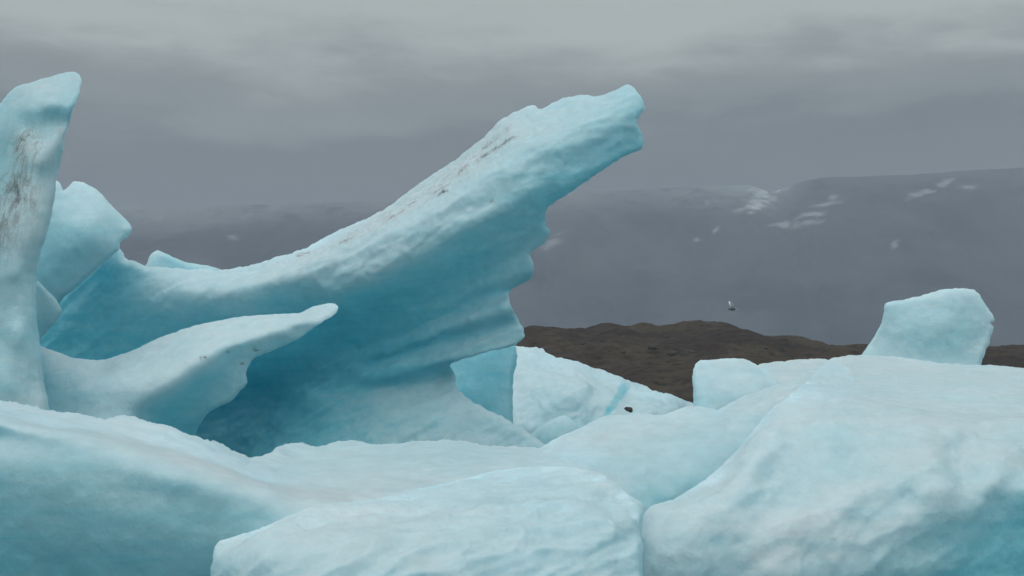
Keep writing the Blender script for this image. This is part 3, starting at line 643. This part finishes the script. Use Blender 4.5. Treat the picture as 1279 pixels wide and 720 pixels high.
# ------------------------------------------------------------------ sky and light
w = bpy.data.worlds.new('World'); scn.world = w; w.use_nodes = True
nt = w.node_tree; N = nt.nodes; bg = N['Background']; bg.inputs['Strength'].default_value = .1
SUN_EL, SUN_AZ = math.radians(56), math.radians(238)
st = N.new('ShaderNodeTexSky'); st.sky_type = 'NISHITA'; st.sun_disc = False
st.sun_elevation = SUN_EL; st.sun_rotation = SUN_AZ
tc = N.new('ShaderNodeTexCoord'); sp = N.new('ShaderNodeSeparateXYZ'); nt.links.new(tc.outputs['Generated'], sp.inputs[0])
def wmath(op, a, b=None, clamp=False):
    nd = N.new('ShaderNodeMath'); nd.operation = op; nd.use_clamp = clamp
    for i, v in enumerate((a, b)):
        if v is None: continue
        if isinstance(v, (int, float)): nd.inputs[i].default_value = v
        else: nt.links.new(v, nd.inputs[i])
    return nd.outputs[0]
def wnoise(scale, mapscale, detail=6, rough=.55, dist=.3):
    mpn = N.new('ShaderNodeMapping'); mpn.inputs['Scale'].default_value = mapscale; nt.links.new(tc.outputs['Generated'], mpn.inputs[0])
    nn = N.new('ShaderNodeTexNoise'); nn.inputs['Scale'].default_value = scale; nn.inputs['Detail'].default_value = detail
    nn.inputs['Roughness'].default_value = rough; nn.inputs['Distortion'].default_value = dist
    nt.links.new(mpn.outputs[0], nn.inputs['Vector']); return nn.outputs['Fac']
za = sp.outputs[2]
n_a = wnoise(3.2, (1, 1, 4.5)); n_b = wnoise(9, (1, 1, 6), 7, .6)
n_c = wnoise(22, (1, 1, 4), 8, .65, .6)
zw = wmath('ADD', za, wmath('ADD', wmath('MULTIPLY', wmath('SUBTRACT', n_a, .5), .125), wmath('ADD', wmath('MULTIPLY', wmath('SUBTRACT', n_b, .5), .03), wmath('MULTIPLY', wmath('SUBTRACT', n_c, .5), .03))))
cr = N.new('ShaderNodeValToRGB'); cr.color_ramp.interpolation = 'EASE'
els = cr.color_ramp.elements
ramp = [(0, (.104, .109, .112)), (.135, (.104, .109, .112)), (.18, (.124, .132, .134)), (.215, (.20, .216, .210)), (.262, (.385, .415, .388)), (.42, (.52, .56, .55)), (1, (1.12, 1.18, 1.19))]
while len(els) < len(ramp): els.new(.5)
for e, (p_, c_) in zip(els, ramp): e.position = p_; e.color = tuple(c_) + (1,)
nt.links.new(zw, cr.inputs[0])
sc_ = N.new('ShaderNodeMix'); sc_.data_type = 'RGBA'; sc_.blend_type = 'MULTIPLY'; sc_.inputs[0].default_value = 1
nt.links.new(cr.outputs[0], sc_.inputs[6]); sc_.inputs[7].default_value = (10, 10, 10, 1)
mx = N.new('ShaderNodeMix'); mx.data_type = 'RGBA'; mx.inputs[0].default_value = .96
nt.links.new(st.outputs[0], mx.inputs[6]); nt.links.new(sc_.outputs[2], mx.inputs[7])
# brightness added to the unseen sky behind the viewer, to light the ice fronts
bk = N.new('ShaderNodeMapRange'); bk.interpolation_type = 'SMOOTHSTEP'; nt.links.new(sp.outputs[1], bk.inputs[0])
bk.inputs[1].default_value = .35; bk.inputs[2].default_value = -.8; bk.inputs[3].default_value = 0; bk.inputs[4].default_value = .56
lo = wmath('MULTIPLY', bk.outputs[0], wmath('GREATER_THAN', za, -.02))
ad = N.new('ShaderNodeMix'); ad.data_type = 'RGBA'; ad.blend_type = 'ADD'; ad.inputs[0].default_value = 1
vm = N.new('ShaderNodeMix'); vm.data_type = 'RGBA'; nt.links.new(lo, vm.inputs[0]); vm.inputs[6].default_value = (0, 0, 0, 1); vm.inputs[7].default_value = (10, 10.4, 10.2, 1)
nt.links.new(mx.outputs[2], ad.inputs[6]); nt.links.new(vm.outputs[2], ad.inputs[7])
nt.links.new(ad.outputs[2], bg.inputs['Color'])

sd = bpy.data.lights.new('sun', 'SUN'); sd.energy = .65; sd.angle = math.radians(30); sd.color = (1, .99, .97)
so = bpy.data.objects.new('sun', sd); C.objects.link(so)
dirv = Vector((math.sin(SUN_AZ) * math.cos(SUN_EL), math.cos(SUN_AZ) * math.cos(SUN_EL), math.sin(SUN_EL)))
so.rotation_euler = dirv.to_track_quat('Z', 'Y').to_euler(); so.location = (0, 0, 60)

cam = bpy.data.cameras.new('camera'); co_ = bpy.data.objects.new('camera', cam); C.objects.link(co_)
co_.location = (0, 0, CAMH); co_.rotation_euler = (math.pi / 2, 0, 0)
cam.sensor_width = 36; cam.lens = F / 1279 * 36; cam.shift_y = (HZ - 360) / 1279; cam.shift_x = (639.5 - CX) / 1279
cam.clip_end = 30000; cam.clip_start = .1
scn.camera = co_
vs = scn.view_settings; vs.view_transform = 'Standard'; vs.look = 'None'; vs.gamma = 1; vs.exposure = .14
scn.cycles.use_denoising = True
scn.cycles.max_bounces = 12; scn.cycles.diffuse_bounces = 8; scn.cycles.transmission_bounces = 8; scn.cycles.volume_bounces = 1
